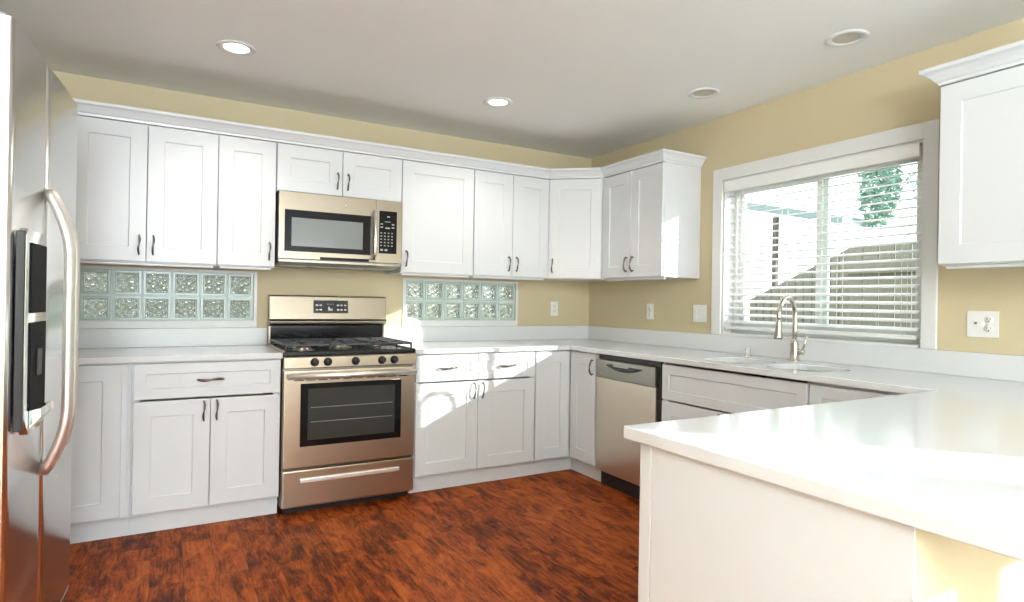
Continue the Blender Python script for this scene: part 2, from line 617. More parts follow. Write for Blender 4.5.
for k, (a, b, xo) in enumerate([(fy0 + .035, ym + .03, .088), (ym - .03, fy1 - .035, .108)]):
    bm = BM()
    zz0, zz1 = fz0 + .035, fz1 - .035
    s = .032
    add_box(bm, (xo, a, zz0), (xo + .018, a + s, zz1)); add_box(bm, (xo, b - s, zz0), (xo + .018, b, zz1))
    add_box(bm, (xo, a + s, zz0), (xo + .018, b - s, zz0 + s)); add_box(bm, (xo, a + s, zz1 - s), (xo + .018, b - s, zz1))
    so = obj('sash', bm, M['trim'], win, 0.002)
    bm = BM(); add_box(bm, (xo + .007, a + s, zz0 + s), (xo + .011, b - s, zz1 - s)); obj('glass_pane', bm, M['glass'], so)

# horizontal blind
bl = thing('window_blind', 'white horizontal slat blind lowered in the window above the sink', 'blind', (0.03, (WY0 + WY1) / 2, WZ0))
by0, by1 = WY0 + .026, WY1 - .018
yc = (WY0 + WY1) / 2
bm = BM(); add_box(bm, (-.026, by0 - yc, .925), (.03, by1 - yc, .982), 0.002); obj('headrail', bm, M['slat'], bl)
bm = BM(); add_box(bm, (-.044, by0 - yc - .006, .918), (-.030, by1 - yc + .004, .984), 0.004); obj('valance', bm, M['slat'], bl)
bm = BM()
nsl = 20
TILT = math.radians(17)
for i in range(nsl):
    z = .893 - i * .0425
    R = Matrix.Translation((0, 0, z)) @ Matrix.Rotation(-TILT, 4, 'Y')
    sec = []
    for k in range(7):
        t = -1 + 2 * k / 6
        sec.append((t * .025, .003 * (1 - t * t)))
    lo, hi = [], []
    for yy in (by0 - yc + .004, by1 - yc - .004):
        lo.append([bm.verts.new(R @ Vector((x, yy, h))) for x, h in sec])
        hi.append([bm.verts.new(R @ Vector((x, yy, h + .0028))) for x, h in sec])
    for k in range(6):
        bm.faces.new((lo[0][k], lo[0][k + 1], lo[1][k + 1], lo[1][k]))
        bm.faces.new((hi[0][k], hi[1][k], hi[1][k + 1], hi[0][k + 1]))
    for e in (0, 1):
        for k in range(6):
            bm.faces.new((lo[e][k], hi[e][k], hi[e][k + 1], lo[e][k + 1]))
    bm.faces.new((lo[0][0], lo[1][0], hi[1][0], hi[0][0]))
    bm.faces.new((lo[0][6], hi[0][6], hi[1][6], lo[1][6]))
obj('slats', bm, M['slat'], bl)
zb = .893 - (nsl - 1) * .0425 - .036
bm = BM(); add_box(bm, (-.026, by0 - yc + .003, zb - .012), (.026, by1 - yc - .003, zb + .008), 0.004); obj('bottom_rail', bm, M['slat'], bl)
for yy in (-.50, -.17, .17, .50):
    bm = BM()
    for xx in (-.0268, .0268):
        add_tube(bm, [(xx, yy, zb), (xx, yy, .93)], .0011, 6)
    obj('ladder_cord', bm, M['slat'], bl)
bm = BM(); add_tube(bm, [(-.049, .475, .91), (-.051, .478, .28)], .0042, 8); obj('tilt_wand', bm, M['trim'], bl)
bm = BM(); add_tube(bm, [(-.049, .43, .91), (-.049, .43, .55)], .0014, 6); add_lathe(bm, [(0, 0), (.006, .004), (.004, .03), (0, .032)], (-.049, .43, .52)); obj('lift_cord', bm, M['slat'], bl)


# ------------------------------------------------------------------ glass block windows
def glass_blocks(name, G, ncol, label, trim_l, trim_r):
    x0, x1, z0, z1 = G
    t = bpy.data.objects.new(name, None); C.objects.link(t)
    t['kind'] = 'structure'; t['label'] = label
    nrow = 2
    pw, ph = (x1 - x0) / ncol, (z1 - z0) / nrow
    g = .010
    b = BM()   # mortar lattice
    for i in range(ncol + 1):
        xx = x0 + i * pw
        add_box(b, (max(x0, xx - g / 2), .012, z0), (min(x1, xx + g / 2), .09, z1))
    for j in range(nrow + 1):
        zz = z0 + j * ph
        for i in range(ncol):
            add_box(b, (x0 + i * pw + g / 2, .012, max(z0, zz - g / 2)), (x0 + (i + 1) * pw - g / 2, .09, min(z1, zz + g / 2)))
    obj('mortar', b, M['grout'], t)
    b = BM()
    zt = z1 + .016
    add_box(b, (x0 - .02, -.008, 1.0175), (x1 + .02, .0, z0))
    add_box(b, (x0 - .02, -.008, z1), (x1 + .02, .0, zt))
    add_box(b, (x0 - .02, -.008, z0), (x0, .0, z1))
    add_box(b, (x1, -.008, z0), (x1 + .02, .0, z1))
    obj('casing', b, M['trim'], t)
    for j in range(nrow):
        for i in range(ncol):
            cx, cz = x0 + (i + .5) * pw, z0 + (j + .5) * ph
            hw0, hh0 = pw / 2 - g / 2 - .0003, ph / 2 - g / 2 - .0003
            hw, hh = hw0 - .0165, hh0 - .0165
            b = BM()
            n = 22
            ph1, ph2 = random.uniform(0, 6), random.uniform(0, 6)

            def surf(u, v, side):
                e = max(abs(u), abs(v))
                inner = .90
                rim = .004 if e < .97 else .0
                if e > inner + .06:
                    d = rim
                elif e > inner:
                    d = rim - .010 * (inner + .06 - e) / .06
                else:
                    d = rim - .010
                    wv = math.sin(7.5 * (u + v) + 1.3 * math.sin(5 * v + ph1) + ph1) + .8 * math.sin(8.5 * (u - v) + 1.6 * math.sin(4 * u + ph2) + ph2)
                    d += .0032 * wv * min(1, (inner - e) / .1)
                return d
            for side, yy in ((-1, .010), (1, .088)):
                grid = [[b.verts.new((cx + hw * u, yy + side * (surf(u, v, side) - .004), cz + hh * v))
                         for u in [-1 + 2 * k / n for k in range(n + 1)]] for v in [-1 + 2 * l / n for l in range(n + 1)]]
                for l in range(n):
                    for k in range(n):
                        f = b.faces.new((grid[l][k], grid[l][k + 1], grid[l + 1][k + 1], grid[l + 1][k]))
                        f.smooth = True
                if side == -1: first = grid
                else: second = grid
            edge1 = [first[0][k] for k in range(n)] + [first[l][n] for l in range(n)] + [first[n][k] for k in range(n, 0, -1)] + [first[l][0] for l in range(n, 0, -1)]
            edge2 = [second[0][k] for k in range(n)] + [second[l][n] for l in range(n)] + [second[n][k] for k in range(n, 0, -1)] + [second[l][0] for l in range(n, 0, -1)]
            q = len(edge1)
            for k in range(q):
                b.faces.new((edge1[k], edge1[(k + 1) % q], edge2[(k + 1) % q], edge2[k]))
            face_bm = b
            b = BM()
            ro_ = [[b.verts.new((cx + sx * (hw0 if q_ in (0, 3) else hw + .0004 + .004 * (q_ == 1)), yy_, cz + sz * (hh0 if q_ in (0, 3) else hh + .0004 + .004 * (q_ == 1))))
                    for sx, sz in ((-1, -1), (1, -1), (1, 1), (-1, 1))]
                   for q_, yy_ in ((0, .006), (1, .006), (2, .014), (2, .086), (3, .086))]
            for q_ in range(5):
                A_, B_ = ro_[q_], ro_[(q_ + 1) % 5]
                for k in range(4):
                    b.faces.new((A_[k], A_[(k + 1) % 4], B_[(k + 1) % 4], B_[k]))
            rimo = obj('glass_block', b, M['rim'], t)
            obj('wavy_face', face_bm, M['block'], rimo)
    return t


glass_blocks('window_2', GA, 6, 'strip of wavy glass blocks above the left counter', 0, 1)
glass_blocks('window_3', GB, 6, 'strip of wavy glass blocks to the right of the range', 1, 1)


# ------------------------------------------------------------------ cabinet parts
def shaker(name, w_, h_, parent, x, z, rail=.077, y=0.0, mat=None, thick=.019, recess=.007):
    """door or drawer front; local x..x+w_, z..z+h_; front plane at y - thick"""
    b = BM()
    g = .0012
    X0_, X1_, Z0_, Z1_ = x + g, x + w_ - g, z + g, z + h_ - g
    yf, yb = y - thick, y - .0005
    o = [(X0_, Z0_), (X1_, Z0_), (X1_, Z1_), (X0_, Z1_)]
    ch = .0018

    def ring(ins, yy):
        return [b.verts.new((X0_ + ins if i in (0, 3) else X1_ - ins, yy, Z0_ + ins if i in (0, 1) else Z1_ - ins)) for i in range(4)]
    r = [ring(0, yb), ring(0, yf + ch), ring(ch, yf), ring(rail, yf), ring(rail + .0015, yf + recess * .8), ring(rail + .005, yf + recess)]
    for A, B in zip(r[:-1], r[1:]):
        for i in range(4):
            b.faces.new((A[i], A[(i + 1) % 4], B[(i + 1) % 4], B[i]))
    b.faces.new(r[-1]); b.faces.new(list(reversed(r[0])))
    return obj(name, b, mat or M['cab'], parent)


def pull(parent, x, z, vertical=True, L=.105, y=-.019):
    """bowed bar pull with two feet, thick ends pinched in the middle"""
    b = BM()
    n = 13
    pts, rr, r3 = [], [], []
    for i in range(n):
        t = -1 + 2 * i / (n - 1)
        out = .010 + .020 * (1 - t * t) ** 0.7
        s = t * L / 2
        wav = .003 * math.sin(PI * t)
        pts.append((x + wav, y - out, z + s) if vertical else (x + s, y - out, z + wav))
        k = .0042 + .0032 * abs(math.sin(PI * t * .95))
        rr.append(k); r3.append(k * .75)
    add_tube(b, pts, rr, 8, ry=r3)
    for s in (-L / 2 + .006, L / 2 - .006):
        c = (x, y, z + s) if vertical else (x + s, y, z)
        add_lathe(b, [(.0055, 0), (.0045, .006), (.0045, .016)], c, (0, -1, 0), 10)
    return obj('handle', b, M['pull'], parent)


def cab_box(parent, w_, d_, z0, z1, mat=None, open_top=False):
    """carcass: sides, bottom, top, back, and a face frame; local x 0..w, y 0..-d (front at -d)"""
    b = BM()
    t = .016
    add_box(b, (0, -d_, z0), (t, 0, z1)); add_box(b, (w_ - t, -d_, z0), (w_, 0, z1))
    add_box(b, (t, -d_ + .001, z0), (w_ - t, 0, z0 + t)); 
    if not open_top: add_box(b, (t, -d_ + .001, z1 - t), (w_ - t, 0, z1))
    
    add_box(b, (t, -.008, z0 + t), (w_ - t, 0, z1 - t))
    # face frame
    add_box(b, (t, -d_, z0 + t), (.038, -d_ + .018, z1 - t)); add_box(b, (w_ - .038, -d_, z0 + t), (w_ - t, -d_ + .018, z1 - t))
    add_box(b, (.038, -d_, z0 + t), (w_ - .038, -d_ + .018, z0 + .038)); add_box(b, (.038, -d_, z1 - .038), (w_ - .038, -d_ + .018, z1 - t))
    return obj('cabinet_box', b, mat or M['cab'], parent)


UB, UT = 1.387, 2.134      # upper cabinet bottom, top
UD = .326                  # carcass depth (doors add 19 mm)
GU = 'white upper cabinets'


def upper(x0, x1, doors, label, z0=UB, z1=UT, rot=0.0, origin=None, depth=UD):
    """doors: list of (xa, xb, handle side or None) local fractions in metres from x0"""
    w_ = abs(x1 - x0) - .002
    loc = origin or (x0 + .001, -.002, 0)
    t = thing('upper_cabinet', label, 'cabinet', loc, rot, GU)
    cab_box(t, w_, depth, z0, z1)
    for xa, xb, hs in doors:
        d = shaker('door', xb - xa, z1 - z0 - .008, t, xa, z0 + .004, y=-depth)
        if hs:
            hx = xa + .032 if hs == 'l' else xb - .032
            pull(d, hx, z0 + .095, True, .105, -depth - .019)
    # light rail under the box, set back as in the photo
    if z0 > 1.5: return t
    b = BM(); add_box(b, (.016, -depth + .016, z0 - .013), (w_ - .016, -depth + .034, z0 - .0005)); obj('light_rail', b, M['cab'], t)
    return t


upper(-3.576, -2.888, [(.0, .343, 'r'), (.344, .687, 'l')], 'white double-door wall cabinet nearest the refrigerator')
upper(-2.887, -2.577, [(.0, .308, 'r')], 'narrow single-door white wall cabinet just left of the microwave')
upper(-2.575, -1.801, [(.0, .386, 'r'), (.387, .772, 'l')], 'short two-door white wall cabinet directly above the microwave', z0=1.845)
upper(-1.799, -1.273, [(.0, .524, 'l')], 'wide single-door white wall cabinet just right of the microwave')
upper(-1.271, -0.648, [(.0, .311, 'r'), (.312, .621, 'l')], 'white double-door wall cabinet left of the angled corner cabinet')
# angled corner cabinet
CW = .646
DF = UD + .019
t = thing('upper_cabinet', 'angled single-door white wall cabinet in the corner of the room', 'cabinet', (0, 0, 0), 0, GU)
fpoly = [(-.002, -.002), (-CW + .001, -.002), (-CW + .001, -UD), (-UD, -CW + .036), (-.002, -CW + .036)]
bm = BM(); add_prism(bm, fpoly, UB, UT); obj('cabinet_box', bm, M['cab'], t)
pa, pb = Vector((-CW + .004, -UD - .005, 0)), Vector((-UD - .005, -.606, 0))
dv = (pb - pa); dlen = dv.length - .012
ang = math.atan2(dv.y, dv.x)
dd = shaker('door', dlen - .010, UT - UB - .008, t, 0, 0)
Mdoor = Matrix.Translation((pa.x + .005 * math.cos(ang), pa.y + .005 * math.sin(ang), UB + .004)) @ Matrix.Rotation(ang, 4, 'Z')
dd.matrix_local = Mdoor
pull(dd, .034, .092)
# right wall double
t = upper(0, .622, [(.0, .310, 'r'), (.311, .620, 'l')], 'white double-door wall cabinet left of the sink window',
          rot=-PI / 2, origin=(-.002, -.611, 0))
b_lab = None
# right of the window
t = upper(0, .765, [(.0, .381, 'r'), (.382, .763, 'l')], 'white wall cabinet to the right of the window, above the outlets',
          rot=-PI / 2, origin=(-.002, -2.848, 0))

# crown mouldings
CP = [(-.018, .0), (.004, .0), (.006, .012), (.014, .016), (.024, .030), (.040, .046), (.050, .050), (.056, .054), (.056, .068), (-.018, .068)]
bm = BM()
add_sweep(bm, [(o * .8 if o > 0 else o, h) for o, h in CP], [(-3.576, -DF), (-.649, -DF), (-DF, -.611), (-DF, -1.2335), (-.003, -1.2335)], UT + .001)
tag(obj('crown_moulding', bm, M['cab']), 'white crown moulding along the tops of the long run of wall cabinets', 'moulding')
bm = BM()
add_sweep(bm, CP, [(-.003, -2.847), (-DF, -2.847), (-DF, -3.614), (-.003, -3.614)], UT + .001)
tag(obj('crown_moulding', bm, M['cab']), 'white crown moulding on the wall cabinet right of the window', 'moulding')

# ------------------------------------------------------------------ base cabinets
BD = .61
GBc = 'white base cabinets'
ZT = .8745


def base(w_, label, loc, rot, doors, drawers, open_top=False, kx=0.0):
    t = thing('base_cabinet', label, 'cabinet', loc, rot, GBc)
    cab_box(t, w_, BD, .105, ZT, open_top=open_top)
    if True:
        box('toe_kick', (0, -BD + .045, 0.001), (w_ + kx, -BD + .062, .104), M['cab'], t)
    for xa, xb, z0, z1, hs in doors:
        d = shaker('door', xb - xa, z1 - z0, t, xa, z0, y=-BD)
        if hs:
            hx = xa + .030 if hs == 'l' else xb - .030
            hz = z1 - .062
            pull(d, hx, hz, True, .105, -BD - .019)
    for xa, xb, z0, z1, hs in drawers:
        d = shaker('drawer', xb - xa, z1 - z0, t, xa, z0, y=-BD, rail=.052)
        if hs:
            pull(d, (xa + xb) / 2, (z0 + z1) / 2, False, .125, -BD - .019)
    return t


Y0 = -.002
base(.56, 'white base cabinet behind the refrigerator handle at the left end of the run', (-3.850, Y0, 0), 0,
     [(.02, .535, .115, .868, None)], [], kx=.013)
base(.700, 'white base cabinet with one drawer and two doors, left of the range', (-3.276, Y0, 0), 0,
     [(.008, .352, .115, .678, 'r'), (.353, .697, .115, .678, 'l')], [(.008, .697, .686, .868, 'c')])
bm = BM(); add_box(bm, (-3.289, -.62, .105), (-3.277, -.59, ZT)); 
tag(obj('filler_strip', bm, M['cab']), 'narrow white filler strip between the two base cabinets left of the range', 'filler strip')
base(.878, 'white base cabinet with two drawers and two doors, right of the range', (-1.802, Y0, 0), 0,
     [(.012, .440, .115, .690, 'r'), (.441, .872, .115, .690, 'l')],
     [(.012, .440, .698, .868, 'c'), (.441, .872, .698, .868, 'c')])
# corner cabinet (bifold)
t = thing('base_cabinet', 'white corner base cabinet with two folding doors beside the dishwasher', 'cabinet', (0, 0, 0), 0, GBc)
E_ = .922
bm = BM(); add_prism(bm, [(-.002, -.002), (-E_, -.002), (-E_, -BD), (-BD, -BD), (-BD, -E_), (-.002, -E_)], .105, ZT); obj('cabinet_box', bm, M['cab'], t)
bm = BM(); add_prism(bm, [(-E_, -BD + .045), (-E_, -BD + .062), (-BD + .062, -BD + .062), (-BD + .062, -E_), (-BD + .045, -E_), (-BD + .045, -BD + .045)], .001, .104); obj('toe_kick', bm, M['cab'], t)
d1 = shaker('door', .283, .753, t, -E_ + .006, .115, y=-BD)
d2 = shaker('door', .283, .753, t, 0, 0)
d2.matrix_local = Matrix.Translation((-BD, -.633, .115)) @ Matrix.Rotation(-PI / 2, 4, 'Z')
pull(d2, .258, .66)
# sink base and drawer base on the window wall
base(.925, 'white sink base cabinet with a wide false drawer front under the window', (-.002, -1.541, 0), -PI / 2,
     [(.006, .462, .115, .652, 'r'), (.463, .920, .115, .652, 'l')], [(.006, .920, .660, .862, None)], True)
base(.560, 'white drawer base cabinet between the sink base and the peninsula', (-.002, -2.468, 0), -PI / 2,
     [(.004, .552, .115, .652, 'l')], [(.004, .552, .660, .862, 'c')])
# peninsula cabinets (fronts face the kitchen)
for k, (xa, lab) in enumerate([(-1.380, 'white peninsula cabinet with doors, next to the window wall run'),
                               (-2.112, 'white peninsula cabinet with doors, at the open end of the peninsula')]):
    t = thing('base_cabinet', lab, 'cabinet', (xa + .730, -3.645, 0), PI, GBc)
    cab_box(t, .728, .581, .105, ZT)
    box('toe_kick', (0, -.581 + .045, .001), (.728, -.581 + .062, .104), M['cab'], t)
    for xa_, xb_, hs in ((.004, .363, 'r'), (.364, .724, 'l')):
        d = shaker('door', xb_ - xa_, .537, t, xa_, .115, y=-.581)
        pull(d, xb_ - .03 if hs == 'r' else xa_ + .03, .59, True, .105, -.600)
    d = shaker('drawer', .720, .176, t, .004, .686, y=-.581, rail=.052)
    pull(d, .364, .775, False, .125, -.600)
ep = thing('end_panel', 'large plain white end panel closing the peninsula', 'panel', (-2.114, -3.36, 0))
box('panel', (-.018, -.300, .001), (-.0005, .2725, .875), M['cab'], ep)
box('corner_stile', (-.018, .2755, .001), (-.0005, .3135, .875), M['cab'], ep, 0.002)


# ------------------------------------------------------------------ countertops, backsplash
def slab(bm, poly, z0, z1, hole_list=()):
    add_prism(bm, poly, z0, z1)


CZ0, CZ1 = .876, .906
bm = BM(); add_box(bm, (-3.90, -.655, CZ0), (-2.572, -.002, CZ1))
tag(obj('countertop', bm, M['quartz'], bevel=.003), 'white quartz countertop left of the range', 'countertop')
bm = BM(); add_prism(bm, [(-1.802, -.002), (-1.802, -.655), (-.655, -.655), (-.655, -2.998), (-2.145, -2.998), (-2.145, -3.95), (-.002, -3.95), (-.002, -.002)], CZ0, CZ1)
ct = tag(obj('countertop', bm, M['quartz']), 'white quartz countertop running round the corner, past the sink and onto the peninsula', 'countertop')
# sink cut-outs
BOWLS = [(-2.055, -1.730), (-2.460, -2.125)]
SX0, SX1 = -.535, -.235


def rrect(x0, x1, y0, y1, r, n=6):
    pts = []
    for cx, cy, a0 in ((x1 - r, y1 - r, 0), (x0 + r, y1 - r, PI / 2), (x0 + r, y0 + r, PI), (x1 - r, y0 + r, 1.5 * PI)):
        for k in range(n + 1):
            a = a0 + PI / 2 * k / n
            pts.append((cx + r * math.cos(a), cy + r * math.sin(a)))
    return pts


cut = BM()
for a, b in BOWLS:
    add_prism(cut, rrect(SX0, SX1, a, b, .09), .80, .99)
bmesh.ops.recalc_face_normals(cut, faces=cut.faces)
cme = bpy.data.meshes.new('cut'); cut.to_mesh(cme); cut.free()
co = bpy.data.objects.new('cut', cme); C.objects.link(co)
md = ct.modifiers.new('cut', 'BOOLEAN'); md.object = co; md.operation = 'DIFFERENCE'; md.solver = 'EXACT'
dg = bpy.context.evaluated_depsgraph_get()
nm = bpy.data.meshes.new_from_object(ct.evaluated_get(dg))
ct.modifiers.clear(); ct.data = nm
bpy.data.objects.remove(co, do_unlink=True)
md = ct.modifiers.new('bevel', 'BEVEL'); md.width = .003; md.segments = 2; md.limit_method = 'ANGLE'; md.angle_limit = math.radians(50)

# sink
sk = thing('sink', 'stainless double-bowl undermount sink set in the counter under the window', 'sink', (-.39, -2.06, .87))
for a, b in BOWLS:
    bm = BM()
    rings = []
    for (ins, z, r) in ((-.012, .8755, .10), (-.001, .8755, .09), (.002, .866, .088), (.012, .70, .08), (.035, .685, .06)):
        rings.append([bm.verts.new((x + .39, y + 2.06, z - .87)) for x, y in rrect(SX0 + ins, SX1 - ins, a + ins, b - ins, r)])
    for A, B in zip(rings[:-1], rings[1:]):
        for k in range(len(A)):
            f = bm.faces.new((A[k], A[(k + 1) % len(A)], B[(k + 1) % len(A)], B[k])); f.smooth = True
    bm.faces.new(rings[-1])
    bo = obj('bowl', bm, M['sinksteel'], sk)
    sm = bo.modifiers.new('solid', 'SOLIDIFY'); sm.thickness = .0015; sm.offset = -1
    bm = BM(); add_lathe(bm, [(.0, .004), (.025, .003), (.042, .006), (.045, .001), (.045, -.004)], ((SX0 + SX1) / 2 + .39, (a + b) / 2 + 2.06, -.184))
    obj('drain', bm, M['chrome'], bo)

# faucet
fa = thing('faucet', 'brushed nickel gooseneck pull-down faucet behind the sink', 'faucet', (-.140, -2.05, CZ1))
bm = BM(); add_lathe(bm, [(0, 0), (.030, 0), (.030, .006), (.024, .012), (.022, .06), (.021, .10), (.017, .115), (.0125, .125)]); obj('body', bm, M['nickel'], fa)
sdv = Vector((-.97, -.235, 0)).normalized()
R_ = .104
pts = [(0, 0, .12), (0, 0, .17), (0, 0, .22)]
for k in range(0, 17):
    a = PI * k / 16 * 1.06
    q = sdv * (R_ - R_ * math.cos(a))
    pts.append((q.x, q.y, .245 + R_ * math.sin(a)))
bm = BM(); add_tube(bm, pts, .0125, 14); obj('spout', bm, M['nickel'], fa)
e1, e0 = Vector(pts[-1]), Vector(pts[-2])
dr = (e1 - e0).normalized()
dr = (dr + Vector((sdv.x, sdv.y, 0)) * .16).normalized()
bm = BM(); add_lathe(bm, [(.0125, -.006), (.0145, .0), (.0150, .03), (.0175, .055), (.0215, .085), (.0215, .096), (.017, .098), (0, .096)], e1, dr, 20); obj('spray_head', bm, M['nickel'], fa)
bm = BM()
hv = Vector((.18, -.98, 0)).normalized()
add_lathe(bm, [(.014, .0), (.016, .02), (.016, .045), (.013, .052), (0, .053)], (0, 0, .055), hv, 18)
hp = hv * .040 + Vector((0, 0, .060))
add_tube(bm, [hp, hp + Vector((0, -.012, .025)), hp + Vector((0.003, -.03, .09))], [.007, .006, .0045], 10)
obj('lever', bm, M['nickel'], fa)
bm = BM(); add_lathe(bm, [(0, 0), (.019, 0), (.019, .004), (.016, .006), (.016, .050), (.013, .056), (0, .058)])
ag = tag(obj('air_gap', bm, M['chrome']), 'small chrome air gap cap standing behind the sink, left of the faucet', 'air gap')
ag.location = (-.165, -1.765, CZ1)

# backsplash
bm = BM()
add_box(bm, (-3.90, -.020, CZ1 + .0006), (-2.572, -.0015, 1.016)); 
tag(obj('backsplash', bm, M['quartz'], bevel=.0015), 'low white quartz backsplash under the left glass blocks', 'backsplash')
bm = BM()
add_prism(bm, [(-1.802, -.0015), (-1.802, -.020), (-.020, -.020), (-.020, -3.95), (-.0015, -3.95), (-.0015, -.0015)], CZ1 + .0006, 1.016)
tag(obj('backsplash', bm, M['quartz'], bevel=.0015), 'low white quartz backsplash wrapping the corner and the window wall', 'backsplash')

# ------------------------------------------------------------------ range
RX = -2.570
RW = .758
rg = thing('gas_range', 'stainless freestanding gas range between the base cabinets', 'range', (RX + RW / 2, 0, 0))
hw = RW / 2 - .001


def rpart(name, a, b, mat, parent=rg, bevel=0.0):
    return box(name, a, b, mat, parent, bevel)


bm = BM()
add_box(bm, (-hw, -.635, .045), (hw, -.03, .885)); 
obj('body', bm, M['steel_dark'], rg)
rpart('base', (-hw + .02, -.60, .002), (hw - .02, -.06, .045), M['blackplastic'])
# cooktop pan with raised lip
bm = BM()
add_prism(bm, [(-.655, .886), (-.675, .893), (-.675, .910), (-.665, .915), (-.640, .906), (-.10, .906), (-.08, .915), (-.06, .915), (-.06, .886)], -hw, hw,
          Matrix(((0, 0, 1, 0), (1, 0, 0, 0), (0, 1, 0, 0), (0, 0, 0, 1))))
obj('cooktop', bm, M['enamel'], rg)
# side lips of the cooktop
for s in (-1, 1):
    bm = BM(); add_box(bm, (s * hw, -.64, .9065), (s * (hw - .014), -.10, .916))
    obj('cooktop_rim', bm, M['steel'], rg)
# burners
for (bx_, by_, br_) in ((-.245, -.50, .045), (-.245, -.24, .038), (0, -.37, .05), (.245, -.50, .042), (.245, -.24, .034)):
    bm = BM(); add_lathe(bm, [(br_ + .02, .0), (br_ + .018, .004), (br_, .007), (br_, .015), (br_ * .8, .018), (0, .018)], (bx_, by_, .9065))
    bo = obj('burner', bm, M['steel_dark'], rg)
    bm = BM(); add_lathe(bm, [(br_ * .78, .0), (br_ * .80, .006), (br_ * .7, .010), (0, .011)], (bx_, by_, .925))
    obj('burner_cap', bm, M['iron'], bo)
# grates: left, centre, right
for gx0, gx1 in ((-.365, -.125), (-.120, .120), (.125, .365)):
    bm = BM()
    z = .945
    y0, y1 = -.635, -.125
    r = .0065

    def bar(a, b, rr=r):
        add_box(bm, (min(a[0], b[0]) - rr * .8, min(a[1], b[1]) - rr * .8, z - rr), (max(a[0], b[0]) + rr * .8, max(a[1], b[1]) + rr * .8, z + rr), .002, 1)
    bar((gx0, y0), (gx0, y1)); bar((gx1, y0), (gx1, y1)); bar((gx0, y0), (gx1, y0)); bar((gx0, y1), (gx1, y1))
    gm = (gx0 + gx1) / 2
    bar((gx0, -.37), (gx1, -.37))
    for cy in (-.50, -.24):
        bar((gx0, cy), (gm - .028, cy)); bar((gm + .028, cy), (gx1, cy))
        bar((gm, cy - .11), (gm, cy - .03)); bar((gm, cy + .03), (gm, cy + .11))
    for fx in (gx0, gx1):
        for fy in (y0, -.37, y1):
            add_tube(bm, [(fx, fy, .9075), (fx, fy, z)], .006, 8)
    obj('grate', bm, M['iron'], rg)
# control panel
bm = BM()
add_prism(bm, [(-.636, .818), (-.676, .818), (-.688, .824), (-.688, .880), (-.680, .8855), (-.636, .8855)], -hw, hw,
          Matrix(((0, 0, 1, 0), (1, 0, 0, 0), (0, 1, 0, 0), (0, 0, 0, 1))))
cp = obj('control_panel', bm, M['steel'], rg)
for kx in (-2.409, -2.337, -2.180, -2.025, -1.950):
    bm = BM()
    o_ = (kx - (RX + RW / 2), -.686, .853)
    add_lathe(bm, [(.024, .0), (.024, .004), (.020, .008), (.018, .028), (.015, .032), (0, .033)], o_, (0, -1, .1), 20)
    add_box(bm, (o_[0] - .0035, -.726, .838), (o_[0] + .0035, -.712, .872), .0015, 1)
    obj('knob', bm, M['blackplastic'], rg)
# oven door
bm = BM()
dz0, dz1 = .268, .806
add_box(bm, (-hw + .002, -.680, dz0), (hw - .002, -.638, dz1), .006, 2)
od = obj('oven_door', bm, M['steel'], rg)
wx0, wx1, wz0, wz1 = -.290, .290, .385, .735
bm = BM(); add_box(bm, (wx0, -.6835, wz0), (wx1, -.6805, wz1), .001, 1); wf = obj('window_frame', bm, M['black'], od)
bm = BM(); add_box(bm, (wx0 + .040, -.6850, wz0 + .035), (wx1 - .040, -.6838, wz1 - .030)); obj('window_glass', bm, M['ovenglass'], od)
for zz in (.520, .600):
    bm = BM(); add_tube(bm, [(wx0 + .055, -.6853, zz), (wx1 - .055, -.6853, zz)], .0016, 6); obj('oven_rack', bm, M['greyplastic'], od)
bm = BM()
add_tube(bm, [(-.366, -.726, .780), (.366, -.726, .780)], .0155, 16)
for s in (-.352, .352):
    add_tube(bm, [(s, -.726, .780), (s, -.679, .780)], .012, 12)
obj('handle', bm, M['satin'], od)
bm = BM()
for xx in (-.30, -.235, -.17, -.105, -.03, .03, .105, .17, .235, .30):
    add_box(bm, (xx - .026, -.6815, .751), (xx + .026, -.6803, .757))
obj('vent_slots', bm, M['blackplastic'], od)
# storage drawer
bm = BM(); add_box(bm, (-hw + .002, -.680, .052), (hw - .002, -.638, .256), .008, 2)
dr_ = obj('drawer', bm, M['steel'], rg)
bm = BM(); add_box(bm, (-.285, -.694, .186), (.285, -.6803, .210), .005, 2); obj('handle', bm, M['satin'], dr_)
# backguard
bm = BM()
T = Matrix(((0, 0, 1, 0), (1, 0, 0, 0), (0, 1, 0, 0), (0, 0, 0, 1)))
add_prism(bm, [(-.032, .916), (-.060, .916), (-.060, 1.030), (-.112, 1.045), (-.114, 1.060), (-.100, 1.075), (-.085, 1.220), (-.070, 1.228), (-.032, 1.228)], -hw, hw, T)
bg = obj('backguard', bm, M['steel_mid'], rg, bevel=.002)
bm = BM(); add_box(bm, (-hw + .012, -.064, .920), (hw - .012, -.0605, 1.028)); obj('back_panel', bm, M['black'], bg)
bm = BM()
sl = math.atan2(.015, .145)
Rb = Matrix.Translation((-.0, -.0925, 1.155)) @ Matrix.Rotation(-sl, 4, 'X')
add_box(bm, (-.110, -.004, -.042), (.115, .002, .042), 0, 1, Rb)
dp = obj('display', bm, M['black'], bg)
bm = BM()
for cx in (-.088, -.064):
    for cz in (.010, -.020):
        add_box(bm, (cx - .008, -.0052, cz - .005), (cx + .008, -.0041, cz + .005), 0, 1, Rb)
for cx in (.048, .072, .096):
    for cz in (.010, -.020):
        add_box(bm, (cx - .007, -.0052, cz - .005), (cx + .007, -.0041, cz + .005), 0, 1, Rb)
add_box(bm, (-.016, -.0052, -.026), (-.006, -.0041, .0), 0, 1, Rb)
add_box(bm, (-.006, -.0052, -.026), (.012, -.0041, -.012), 0, 1, Rb)
